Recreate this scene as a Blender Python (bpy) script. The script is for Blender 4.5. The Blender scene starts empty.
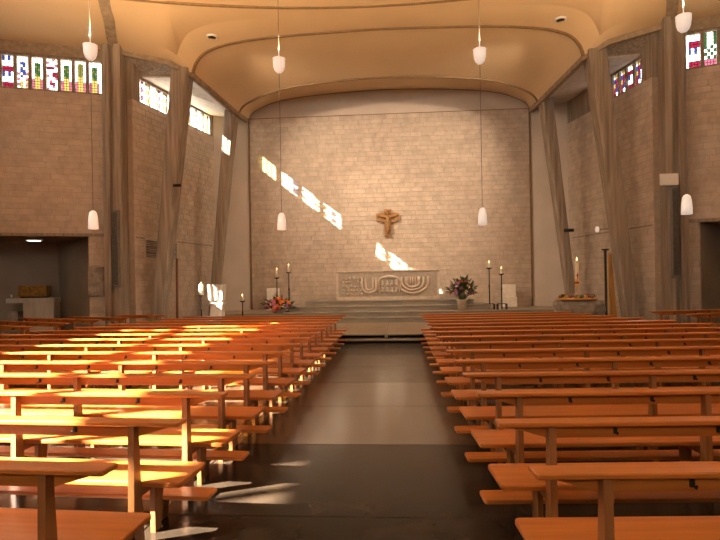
import bpy, math, random
from mathutils import Vector, Matrix
random.seed(7)
sc = bpy.context.scene
col = sc.collection
PI = math.pi

# ------------------------------------------------------------------ camera
cam_d = bpy.data.cameras.new('camera'); cam = bpy.data.objects.new('camera', cam_d); col.objects.link(cam)
F_PX, EYE, CAMX = 540.0, 1.76, 0.36
cam_d.sensor_width = 36.0; cam_d.lens = 36.0 * F_PX / 720.0
cam_d.shift_y = (283.13 - 270.0) / 720.0
cam_d.clip_start = 0.05; cam_d.clip_end = 200
yaw, roll = math.atan(37.5 / F_PX), 0.017
cam.matrix_world = (Matrix.Translation((CAMX, 0, EYE)) @ Matrix.Rotation(yaw, 4, 'Z')
                    @ Matrix.Rotation(PI / 2, 4, 'X') @ Matrix.Rotation(-roll, 4, 'Z'))
sc.camera = cam

# ------------------------------------------------------------------ world, sun, exposure
W = bpy.data.worlds.new('sky'); sc.world = W; W.use_nodes = True
bg = W.node_tree.nodes['Background']
bg.inputs[0].default_value = (1.0, 0.95, 0.88, 1); bg.inputs[1].default_value = 13.0
sun_d = bpy.data.lights.new('sun', 'SUN'); sun_d.energy = 240.0; sun_d.angle = 0.009; sun_d.color = (1.0, 0.93, 0.82)
sun = bpy.data.objects.new('sun', sun_d); col.objects.link(sun)
SUND = Vector((1.0, 0.46, -0.70)).normalized()
sun.rotation_euler = SUND.to_track_quat('-Z', 'Y').to_euler()
sun.location = (-30, -15, 25)
vs = sc.view_settings
vs.view_transform = 'Standard'; vs.look = 'None'; vs.exposure = 0.0; vs.gamma = 1.0; vs.use_curve_mapping = False

WARM = (1.0, 0.66, 0.34)
WARM2 = (1.0, 0.77, 0.54)
P_UP, P_DOWN, P_ALTAR = 820.0, 80.0, 2150.0

def lamp(name, kind, loc, power, color, target=None, size=0.15, spot=120, blend=0.6):
    d = bpy.data.lights.new(name, kind); d.energy = power; d.color = color
    if kind in ('POINT', 'SPOT'): d.shadow_soft_size = size
    if kind == 'SPOT': d.spot_size = math.radians(spot); d.spot_blend = blend
    o = bpy.data.objects.new(name, d); col.objects.link(o); o.location = loc
    if target is not None:
        o.rotation_euler = (Vector(target) - Vector(loc)).to_track_quat('-Z', 'Y').to_euler()
    return o

# ------------------------------------------------------------------ materials
def mat(name, base, rough=0.6, metal=0.0, spec=0.5):
    m = bpy.data.materials.new(name); m.use_nodes = True
    b = m.node_tree.nodes['Principled BSDF']
    b.inputs['Base Color'].default_value = (*base, 1); b.inputs['Roughness'].default_value = rough
    b.inputs['Metallic'].default_value = metal; b.inputs['Specular IOR Level'].default_value = spec
    return m, m.node_tree, b

def noisy(name, c1, c2, rough=0.7, scale=(1, 1, 1), nscale=4.0, detail=6, bump=0.0, bscale=None, spec=0.4,
          metal=0.0, lo=0.35, hi=0.65, coord='Object', island=0.0, rvar=0.0):
    m, t, b = mat(name, c1, rough, metal, spec)
    N, L = t.nodes, t.links
    tc = N.new('ShaderNodeTexCoord'); mp = N.new('ShaderNodeMapping'); mp.inputs['Scale'].default_value = scale
    n = N.new('ShaderNodeTexNoise'); n.inputs['Scale'].default_value = nscale; n.inputs['Detail'].default_value = detail
    r = N.new('ShaderNodeValToRGB'); r.color_ramp.elements[0].position = lo; r.color_ramp.elements[1].position = hi
    r.color_ramp.elements[0].color = (*c1, 1); r.color_ramp.elements[1].color = (*c2, 1)
    if coord == 'World':
        g = N.new('ShaderNodeNewGeometry'); L.new(g.outputs['Position'], mp.inputs['Vector'])
    else:
        L.new(tc.outputs[coord], mp.inputs['Vector'])
    L.new(mp.outputs[0], n.inputs['Vector']); L.new(n.outputs['Fac'], r.inputs[0])
    out = r.outputs[0]
    if island:
        g2 = N.new('ShaderNodeNewGeometry'); oi = N.new('ShaderNodeObjectInfo')
        ad = N.new('ShaderNodeMath'); ad.operation = 'ADD'
        fr = N.new('ShaderNodeMath'); fr.operation = 'FRACT'
        mr = N.new('ShaderNodeMapRange'); mr.inputs[3].default_value = 1 - island; mr.inputs[4].default_value = 1 + island
        L.new(g2.outputs['Random Per Island'], ad.inputs[0]); L.new(oi.outputs['Random'], ad.inputs[1])
        L.new(ad.outputs[0], fr.inputs[0]); L.new(fr.outputs[0], mr.inputs[0])
        vm = N.new('ShaderNodeVectorMath'); vm.operation = 'SCALE'
        L.new(out, vm.inputs[0]); L.new(mr.outputs[0], vm.inputs['Scale']); out = vm.outputs[0]
    L.new(out, b.inputs['Base Color'])
    if rvar:
        mr2 = N.new('ShaderNodeMapRange'); mr2.inputs[3].default_value = rough - rvar; mr2.inputs[4].default_value = rough + rvar
        L.new(n.outputs['Fac'], mr2.inputs[0]); L.new(mr2.outputs[0], b.inputs['Roughness'])
    if bump:
        n2 = N.new('ShaderNodeTexNoise'); n2.inputs['Scale'].default_value = bscale or nscale * 4; n2.inputs['Detail'].default_value = 5
        L.new(mp.outputs[0], n2.inputs['Vector'])
        bp = N.new('ShaderNodeBump'); bp.inputs['Strength'].default_value = bump; bp.inputs['Distance'].default_value = 0.02
        L.new(n2.outputs['Fac'], bp.inputs['Height']); L.new(bp.outputs[0], b.inputs['Normal'])
    return m

M = {}
M['wood'] = noisy('oiled_wood', (0.36, 0.096, 0.014), (0.56, 0.180, 0.032), 0.30, (0.5, 8, 8), 3.0, 8, 0.05, 30, 0.5, lo=0.25, hi=0.75, island=0.10)
M['wood_post'] = noisy('oiled_wood_upright', (0.22, 0.078, 0.022), (0.34, 0.13, 0.036), 0.42, (8, 8, 0.7), 3.0, 8, 0.05, 30, 0.5, lo=0.25, hi=0.75, island=0.10)  # darker copy of the wood, shade on the posts painted in
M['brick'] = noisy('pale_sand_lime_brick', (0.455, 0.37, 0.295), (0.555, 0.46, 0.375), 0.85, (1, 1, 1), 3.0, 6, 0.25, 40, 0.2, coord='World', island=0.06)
M['mortar'] = noisy('grey_mortar', (0.385, 0.31, 0.245), (0.445, 0.365, 0.295), 0.95, (1, 1, 1), 6, 5, 0.2, 60, 0.1, coord='World')
M['concrete'] = noisy('board_marked_concrete', (0.20, 0.16, 0.12), (0.38, 0.31, 0.245), 0.85, (7, 7, 0.35), 1.6, 8, 0.35, 3.0, 0.25, coord='World', lo=0.3, hi=0.7)
M['beam'] = noisy('brown_grey_concrete', (0.24, 0.18, 0.12), (0.34, 0.26, 0.18), 0.85, (3, 3, 3), 2.0, 8, 0.2, 6.0, 0.25, coord='World')
M['concrete_lt'] = noisy('pale_concrete', (0.46, 0.41, 0.35), (0.56, 0.50, 0.43), 0.85, (3, 3, 0.5), 2.0, 8, 0.2, 6.0, 0.25, coord='World')
M['plaster'] = noisy('cream_ceiling_plaster', (0.57, 0.415, 0.245), (0.61, 0.445, 0.265), 0.8, (1, 1, 1), 0.6, 3, 0.05, 50, 0.25, coord='World')
M['plaster_wall'] = noisy('grey_beige_plaster', (0.50, 0.43, 0.36), (0.56, 0.48, 0.41), 0.85, (1, 1, 1), 1.0, 4, 0.08, 50, 0.2, coord='World')
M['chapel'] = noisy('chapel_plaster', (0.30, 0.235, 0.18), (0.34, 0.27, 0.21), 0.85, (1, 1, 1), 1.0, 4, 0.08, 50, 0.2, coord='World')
M['brown_brick'] = noisy('brown_clinker_wall', (0.20, 0.14, 0.095), (0.27, 0.19, 0.13), 0.85, (1, 1, 3), 5, 6, 0.2, 30, 0.2, coord='World')  # unseen nave walls darkened to cut light bounced onto the pew fronts
M['lip'] = noisy('brown_ceiling_moulding', (0.20, 0.125, 0.06), (0.25, 0.16, 0.08), 0.7, nscale=5)  # dark strip colour standing in for shadow lines
M['floor'] = noisy('dark_polished_stone', (0.020, 0.0135, 0.009), (0.042, 0.028, 0.018), 0.2, (1, 1, 1), 2.2, 9, 0.05, 8, 0.10, coord='World', rvar=0.05, island=0.12)
M['floor_gloss'] = noisy('dark_stone_high_polish', (0.045, 0.027, 0.014), (0.075, 0.045, 0.024), 0.20, (1, 1, 1), 2.2, 9, 0.03, 8, 1.0, coord='World', rvar=0.04, island=0.12)  # base colour lifted and warmed to strengthen the bright aisle reflection
M['joint'] = noisy('floor_joint', (0.05, 0.04, 0.032), (0.07, 0.055, 0.045), 0.8, nscale=8)
M['step'] = noisy('grey_step_stone', (0.27, 0.235, 0.19), (0.34, 0.30, 0.245), 0.6, (0.6, 3, 3), 3, 7, 0.1, 20, 0.4, coord='World', island=0.05)
M['step_dark'] = noisy('dark_riser', (0.03, 0.024, 0.02), (0.05, 0.04, 0.032), 0.8, nscale=6)  # near-black colour paints the shadow gap under the lower steps
M['altar'] = noisy('carved_limestone', (0.54, 0.45, 0.36), (0.66, 0.56, 0.46), 0.8, (1, 1, 1), 6, 7, 0.3, 30, 0.2)
M['altar_dk'] = noisy('carved_limestone_hollow', (0.38, 0.325, 0.265), (0.46, 0.395, 0.325), 0.85, (1, 1, 1), 8, 7, 0.3, 30, 0.2)  # same limestone darkened, relief shade put into the colour
M['white_stone'] = noisy('white_marble', (0.80, 0.75, 0.67), (0.90, 0.86, 0.79), 0.5, (1, 1, 1), 5, 7, 0.05, 30, 0.4)
M['grey_stone'] = noisy('rough_grey_stone', (0.22, 0.19, 0.16), (0.36, 0.32, 0.27), 0.85, (1, 1, 1), 5, 8, 0.5, 14, 0.2)
M['iron'] = noisy('black_wrought_iron', (0.025, 0.02, 0.017), (0.05, 0.04, 0.033), 0.5, nscale=20, metal=0.6)
M['wax'] = noisy('ivory_wax', (0.80, 0.70, 0.52), (0.85, 0.76, 0.6), 0.5, nscale=9)
M['bronze'] = noisy('carved_bronze_wood', (0.22, 0.105, 0.035), (0.45, 0.25, 0.10), 0.45, nscale=18, bump=0.4, bscale=40)
M['gilt'] = noisy('dull_gilt_metal', (0.20, 0.12, 0.035), (0.42, 0.22, 0.055), 0.45, nscale=9, metal=0.6)
M['grey_metal'] = noisy('grey_painted_metal', (0.15, 0.14, 0.125), (0.19, 0.175, 0.16), 0.5, nscale=14)
M['vent'] = noisy('dark_grille', (0.06, 0.052, 0.044), (0.09, 0.08, 0.07), 0.7, nscale=14)
M['white_paint'] = noisy('white_paint', (0.74, 0.70, 0.66), (0.80, 0.76, 0.72), 0.45, nscale=4)
M['lampwhite'] = noisy('white_enamel', (0.78, 0.75, 0.72), (0.84, 0.81, 0.78), 0.35, nscale=4)
_e = M['lampwhite'].node_tree.nodes['Principled BSDF']; _e.inputs['Emission Color'].default_value = (1.0, 0.86, 0.72, 1); _e.inputs['Emission Strength'].default_value = 0.40
M['honey'] = noisy('honey_pine', (0.55, 0.27, 0.07), (0.64, 0.34, 0.10), 0.45, (8, 8, 0.7), 3, 7)
M['brownpole'] = noisy('brown_stained_pole', (0.14, 0.05, 0.022), (0.19, 0.075, 0.03), 0.5, nscale=9)
M['leaf'] = noisy('green_leaf', (0.035, 0.07, 0.018), (0.10, 0.15, 0.045), 0.55, nscale=6, island=0.35)
M['terracotta'] = noisy('pale_pot', (0.46, 0.38, 0.29), (0.54, 0.46, 0.36), 0.7, nscale=9)
for nme, c in dict(pink=(0.72, 0.22, 0.30), purple=(0.30, 0.12, 0.36), orange=(0.75, 0.22, 0.05), red=(0.45, 0.04, 0.03),
                   cream=(0.80, 0.68, 0.45), dusk=(0.22, 0.13, 0.13), yellow=(0.75, 0.5, 0.08)).items():
    M['fl_' + nme] = noisy('petal_' + nme, c, tuple(min(1, x * 1.25) for x in c), 0.6, nscale=20)
M['green_cloth'] = noisy('green_cover', (0.02, 0.20, 0.07), (0.03, 0.26, 0.10), 0.5, nscale=9)
M['paper'] = noisy('paper_edge', (0.7, 0.66, 0.58), (0.78, 0.74, 0.66), 0.8, nscale=30)

def emit(name, color, strength):
    m = bpy.data.materials.new(name); m.use_nodes = True; t = m.node_tree
    t.nodes.remove(t.nodes['Principled BSDF'])
    e = t.nodes.new('ShaderNodeEmission'); e.inputs[0].default_value = (*color, 1); e.inputs[1].default_value = strength
    t.links.new(e.outputs[0], t.nodes['Material Output'].inputs[0]); return m
M['flame'] = emit('candle_flame', (1.0, 0.62, 0.22), 9.0)
M['bulb'] = emit('lit_bulb', (1.0, 0.82, 0.6), 6.0)

def glass(name, c):
    m = bpy.data.materials.new(name); m.use_nodes = True; t = m.node_tree; N, L = t.nodes, t.links
    N.remove(N['Principled BSDF'])
    tr = N.new('ShaderNodeBsdfTransparent'); gl = N.new('ShaderNodeBsdfGlossy'); gl.inputs['Roughness'].default_value = 0.2
    tl = N.new('ShaderNodeBsdfTranslucent'); tl.inputs[0].default_value = (*c, 1)
    n = N.new('ShaderNodeTexNoise'); n.inputs['Scale'].default_value = 9.0
    r = N.new('ShaderNodeValToRGB'); r.color_ramp.elements[0].color = (*[x * 0.75 for x in c], 1); r.color_ramp.elements[1].color = (*c, 1)
    L.new(n.outputs['Fac'], r.inputs[0]); L.new(r.outputs[0], tr.inputs[0])
    a = N.new('ShaderNodeMixShader'); a.inputs[0].default_value = 0.12
    L.new(tr.outputs[0], a.inputs[1]); L.new(tl.outputs[0], a.inputs[2])
    b = N.new('ShaderNodeMixShader'); b.inputs[0].default_value = 0.04
    L.new(a.outputs[0], b.inputs[1]); L.new(gl.outputs[0], b.inputs[2])
    L.new(b.outputs[0], N['Material Output'].inputs[0]); return m
GL = ['white', 'red', 'green', 'yellow', 'blue', 'rose', 'olive', 'clear', 'gold']
GLC = [(0.30, 0.30, 0.29), (0.075, 0.003, 0.012), (0.008, 0.030, 0.010), (0.16, 0.12, 0.03), (0.010, 0.018, 0.085), (0.14, 0.035, 0.06), (0.05, 0.05, 0.010), (0.95, 0.94, 0.9), (0.92, 0.78, 0.38)]
for g, c in zip(GL, GLC): M['gl_' + g] = glass('stained_glass_' + g, tuple(x ** 0.5 for x in c))   # light crosses two faces of each piece
GI = {g: i for i, g in enumerate(GL)}

# ------------------------------------------------------------------ mesh helpers
class MB:
    def __init__(s): s.v = []; s.f = []; s.mi = []; s.smooth = False
    def add(s, vs_, fs, mi=0):
        o = len(s.v); s.v += [tuple(p) for p in vs_]; s.f += [tuple(i + o for i in f) for f in fs]; s.mi += [mi] * len(fs); return s
    def box(s, x0, x1, y0, y1, z0, z1, mi=0):
        v = [(x, y, z) for z in (z0, z1) for y in (y0, y1) for x in (x0, x1)]
        return s.add(v, [(0, 2, 3, 1), (4, 5, 7, 6), (0, 1, 5, 4), (2, 6, 7, 3), (0, 4, 6, 2), (1, 3, 7, 5)], mi)
    def slab(s, out, z0, z1, ch=0.0, mi=0):
        """a plan outline (counter-clockwise) extruded from z0 to z1, edges chamfered"""
        a = sum(out[i][0] * out[(i + 1) % len(out)][1] - out[(i + 1) % len(out)][0] * out[i][1] for i in range(len(out)))
        if a < 0: out = out[::-1]
        n = len(out)
        def inset(d):
            r = []
            for i in range(n):
                p, q, w = Vector(out[i - 1][:2]), Vector(out[i][:2]), Vector(out[(i + 1) % n][:2])
                e1 = (q - p).normalized(); e2 = (w - q).normalized()
                n1 = Vector((-e1.y, e1.x)); n2 = Vector((-e2.y, e2.x)); b = n1 + n2
                b = b / max(0.3, b.dot(n1)) if b.length > 1e-6 else n1
                r.append(q + b * d)
            return r
        if ch: rings = [(inset(ch), z0), (inset(0), z0 + ch), (inset(0), z1 - ch), (inset(ch), z1)]
        else: rings = [(inset(0), z0), (inset(0), z1)]
        v = [(p.x, p.y, z) for r, z in rings for p in r]
        f = [tuple(range(n))[::-1], tuple(range((len(rings) - 1) * n, len(rings) * n))]
        for k in range(len(rings) - 1):
            for i in range(n):
                j = (i + 1) % n; f.append((k * n + i, k * n + j, (k + 1) * n + j, (k + 1) * n + i))
        return s.add(v, f, mi)
    def prism(s, poly, axis_vec, mi=0):
        """3-D polygon swept along a vector"""
        n = len(poly); a = Vector(axis_vec)
        P = [Vector(p) for p in poly]
        nn = Vector((0, 0, 0))
        for i in range(n): nn += P[i].cross(P[(i + 1) % n])
        if nn.dot(a) > 0: P = P[::-1]
        v = P + [p + a for p in P]
        f = [tuple(range(n)), tuple(range(n, 2 * n))[::-1]] + [(i, i + n, (i + 1) % n + n, (i + 1) % n) for i in range(n)]
        return s.add(v, f, mi)
    def loft(s, rings, closed=True, cap=True, mi=0):
        n = len(rings[0]); v = [p for r in rings for p in r]; f = []
        for k in range(len(rings) - 1):
            for i in range(n if closed else n - 1):
                j = (i + 1) % n; f.append((k * n + i, k * n + j, (k + 1) * n + j, (k + 1) * n + i))
        if cap and closed: f += [tuple(range(n))[::-1], tuple(range((len(rings) - 1) * n, len(rings) * n))]
        return s.add(v, f, mi)
    def lathe(s, prof, n=16, c=(0, 0, 0), cap=True, mi=0):
        rings = [[(c[0] + r * math.cos(2 * PI * i / n), c[1] + r * math.sin(2 * PI * i / n), c[2] + z) for i in range(n)] for r, z in prof]
        return s.loft(rings, True, cap, mi)
    def tube(s, pts, rad, n=8, mi=0):
        pts = [Vector(p) for p in pts]; rad = rad if isinstance(rad, (list, tuple)) else [rad] * len(pts); rings = []
        ref = None
        for i, p in enumerate(pts):
            t = (pts[min(i + 1, len(pts) - 1)] - pts[max(i - 1, 0)]).normalized()
            if ref is None: ref = Vector((0, 1, 0)) if abs(t.y) < 0.9 else Vector((1, 0, 0))
            a = (ref - t * ref.dot(t)).normalized(); b = t.cross(a); ref = a
            rings.append([tuple(p + (a * math.cos(2 * PI * k / n) + b * math.sin(2 * PI * k / n)) * rad[i]) for k in range(n)])
        return s.loft(rings, True, True, mi)
    def ball(s, c, rx, ry, rz, n=10, m=6, mi=0):
        rings = []
        for k in range(1, m):
            th = PI * k / m
            rings.append([(c[0] + rx * math.sin(th) * math.cos(2 * PI * i / n), c[1] + ry * math.sin(th) * math.sin(2 * PI * i / n), c[2] - rz * math.cos(th)) for i in range(n)])
        return s.loft(rings, True, True, mi)
    def sweep(s, pts, ref, w, h, mi=0):
        """rectangle w (along ref) by h swept along a polyline"""
        pts = [Vector(p) for p in pts]; ref = Vector(ref); rings = []
        for i, p in enumerate(pts):
            t = (pts[min(i + 1, len(pts) - 1)] - pts[max(i - 1, 0)]).normalized()
            a = (ref - t * ref.dot(t)).normalized(); b = t.cross(a)
            rings.append([tuple(p + a * (sx * w / 2) + b * (sy * h / 2)) for sx, sy in ((-1, -1), (1, -1), (1, 1), (-1, 1))])
        return s.loft(rings, True, True, mi)
    def mesh(s, name, mats, smooth=None):
        me = bpy.data.meshes.new(name); me.from_pydata(s.v, [], s.f)
        for m in (mats if isinstance(mats, (list, tuple)) else [mats]): me.materials.append(M[m] if isinstance(m, str) else m)
        if any(s.mi): me.polygons.foreach_set('material_index', s.mi)
        if smooth if smooth is not None else s.smooth: me.polygons.foreach_set('use_smooth', [True] * len(me.polygons))
        import bmesh
        b = bmesh.new(); b.from_mesh(me); bmesh.ops.recalc_face_normals(b, faces=b.faces); b.to_mesh(me); b.free()
        me.update(); return me
    def build(s, name, mats, parent=None, smooth=None, loc=None, rot=None):
        return link(name, s.mesh(name, mats, smooth), parent, loc, rot)

def link(name, me, parent=None, loc=None, rot=None):
    o = bpy.data.objects.new(name, me); col.objects.link(o)
    if parent is not None: o.parent = parent
    if loc is not None: o.location = loc
    if rot is not None: o.rotation_euler = rot
    return o
def tag(o, label, cat, group=None):
    o['label'] = label; o['category'] = cat
    if group: o['group'] = group
    return o
def thing(name, label, cat, loc=(0, 0, 0), rz=0.0, group=None):
    return tag(link(name, None, None, loc, (0, 0, rz)), label, cat, group)
def struct(o): o['kind'] = 'structure'; return o
def rrect(x0, x1, y0, y1, r, corners=(1, 1, 1, 1), n=4):
    """rounded rectangle; corners: (x0y0, x1y0, x1y1, x0y1)"""
    out = []
    for (cx, cy, a0, on, px, py) in ((x0 + r, y0 + r, PI, corners[0], x0, y0), (x1 - r, y0 + r, 1.5 * PI, corners[1], x1, y0),
                                     (x1 - r, y1 - r, 0, corners[2], x1, y1), (x0 + r, y1 - r, 0.5 * PI, corners[3], x0, y1)):
        if on: out += [(cx + r * math.cos(a0 + k * PI / 2 / n), cy + r * math.sin(a0 + k * PI / 2 / n)) for k in range(n + 1)]
        else: out.append((px, py))
    return out
def catmull(P, n=6):
    P = [Vector(p) for p in P]; out = []
    for i in range(len(P) - 1):
        p0, p1, p2, p3 = P[max(i - 1, 0)], P[i], P[i + 1], P[min(i + 2, len(P) - 1)]
        for k in range(n):
            t = k / n
            out.append(0.5 * ((2 * p1) + (p2 - p0) * t + (2 * p0 - 5 * p1 + 4 * p2 - p3) * t * t + (3 * p1 - p0 - 3 * p2 + p3) * t ** 3))
    return out + [P[-1]]

# ------------------------------------------------------------------ floor
FX, FY0 = 13.5, -9.9
fl = MB().box(-19, 19, FY0 - 0.5, 25, -0.30, -0.012).build('floor', 'joint'); struct(fl)
SLW, SLD = 3.0, 1.83
slab_me = MB().slab([(-SLW / 2 + .004, -SLD / 2 + .004), (SLW / 2 - .004, -SLD / 2 + .004), (SLW / 2 - .004, SLD / 2 - .004), (-SLW / 2 + .004, SLD / 2 - .004)], -0.02, 0.0, 0.003).mesh('floor_slab', 'floor')
M['floor_semi'] = noisy('dark_stone_half_polish', (0.030, 0.019, 0.012), (0.055, 0.035, 0.021), 0.22, (1, 1, 1), 2.2, 9, 0.05, 8, 0.42, coord='World', rvar=0.05, island=0.12)  # in-between copy, softens the edge of the brightened slabs
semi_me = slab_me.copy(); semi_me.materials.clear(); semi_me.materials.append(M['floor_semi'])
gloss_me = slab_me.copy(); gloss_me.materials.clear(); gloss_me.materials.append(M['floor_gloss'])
for j in range(-8, 9):
    for i in range(-6, 7):
        cy = 4.05 + SLD * (j + 0.5)
        if cy < FY0 or cy > 21 or (cy > 16.5 and abs(i * SLW) < 9): continue
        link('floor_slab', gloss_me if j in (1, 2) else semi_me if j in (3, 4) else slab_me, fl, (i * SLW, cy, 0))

# ------------------------------------------------------------------ brick walls
BL, BH, JT = 0.50, 0.20, 0.014
def brick_mesh(l, h, d=0.012):
    b = MB(); c = 0.006
    v = [(-l / 2, 0, -h / 2), (l / 2, 0, -h / 2), (l / 2, 0, h / 2), (-l / 2, 0, h / 2),
         (-l / 2, -d + c, -h / 2), (l / 2, -d + c, -h / 2), (l / 2, -d + c, h / 2), (-l / 2, -d + c, h / 2),
         (-l / 2 + c, -d, -h / 2 + c), (l / 2 - c, -d, -h / 2 + c), (l / 2 - c, -d, h / 2 - c), (-l / 2 + c, -d, h / 2 - c)]
    f = [(8, 9, 10, 11)]
    for k in range(4):
        j = (k + 1) % 4; f += [(k, j, j + 4, k + 4), (k + 4, j + 4, j + 8, k + 8)]
    return b.add(v, f)
BRICK = brick_mesh(BL - JT, BH - JT).mesh('brick', 'brick')
def brick_face(wall, A, B, z0, z1, focus, skip=(), limit=300):
    """bricks laid on the face A->B (the room lies to the right of A->B seen from above); focus = point of best view"""
    A2, B2 = Vector(A), Vector(B); d = (B2 - A2); Ln = d.length; d.normalize(); ang = math.atan2(d.y, d.x)
    items = []
    nrow = int(round((z1 - z0) / BH)); bh = (z1 - z0) / nrow
    for r in range(nrow):
        zc = z0 + (r + 0.5) * bh; x = -BL / 2 if r % 2 else 0.0
        x -= 0.08 * ((r * 7) % 3)
        while x < Ln - 0.01:
            a, b = max(0, x), min(Ln, x + BL); x += BL
            segs = [(a, b)]
            for (s0, s1, q0, q1) in skip:
                if q0 - bh * 0.4 < zc < q1 + bh * 0.4:
                    new = []
                    for (u, w) in segs:
                        if w <= s0 or u >= s1: new.append((u, w)); continue
                        if u < s0: new.append((u, s0))
                        if w > s1: new.append((s1, w))
                    segs = new
            for (u, w) in segs:
                if w - u < 0.05: continue
                items.append((u, w, zc))
    full = [(u, w, z) for u, w, z in items if abs(w - u - BL) < 1e-6 and abs(bh - BH) < 0.004]
    def dist(t):
        p = A2 + d * (t[0] + t[1]) / 2; return (Vector((p.x, p.y, t[2])) - Vector(focus)).length
    full.sort(key=dist); chosen = set(full[:limit]); rest = MB()
    rot = Matrix.Rotation(ang, 4, 'Z')
    for it in items:
        u, w, z = it; p = A2 + d * (u + w) / 2
        if it in chosen:
            link('brick', BRICK, wall, (p.x, p.y, z), (0, 0, ang))
        else:
            bm = brick_mesh(w - u - JT, bh - JT); T = Matrix.Translation((p.x, p.y, z)) @ rot
            rest.add([T @ Vector(v) for v in bm.v], bm.f)
    if rest.f:
        o = rest.build('bricks', 'brick', wall); o['kind'] = 'stuff'

def wallseg(mb, A, B, z0, z1, th, mi=0):
    """slab behind the face A->B (room to the right of A->B, thickness to the left)"""
    A2, B2 = Vector(A), Vector(B); d = (B2 - A2).normalized(); n = Vector((-d.y, d.x)) * th
    return mb.slab([tuple(A2), tuple(B2), tuple(B2 + n), tuple(A2 + n)], z0, z1, 0, mi)

TOPZ = 10.66
YB = 23.7
# rear (altar) wall: A->B with room on the right means going from -X to +X when the room lies at smaller Y
wb = MB(); wallseg(wb, (-6.2, YB), (6.2, YB), 0, 9.15, 0.4, 0); wallseg(wb, (-6.6, YB + 0.01), (6.6, YB + 0.01), 9.13, TOPZ, 0.4, 1)
wall_back = struct(wb.build('wall_back', ['mortar', 'plaster_wall']))
brick_face(wall_back, (-6.14, YB), (6.14, YB), 0.65, 9.15, (0, YB, 5.2))

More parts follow.
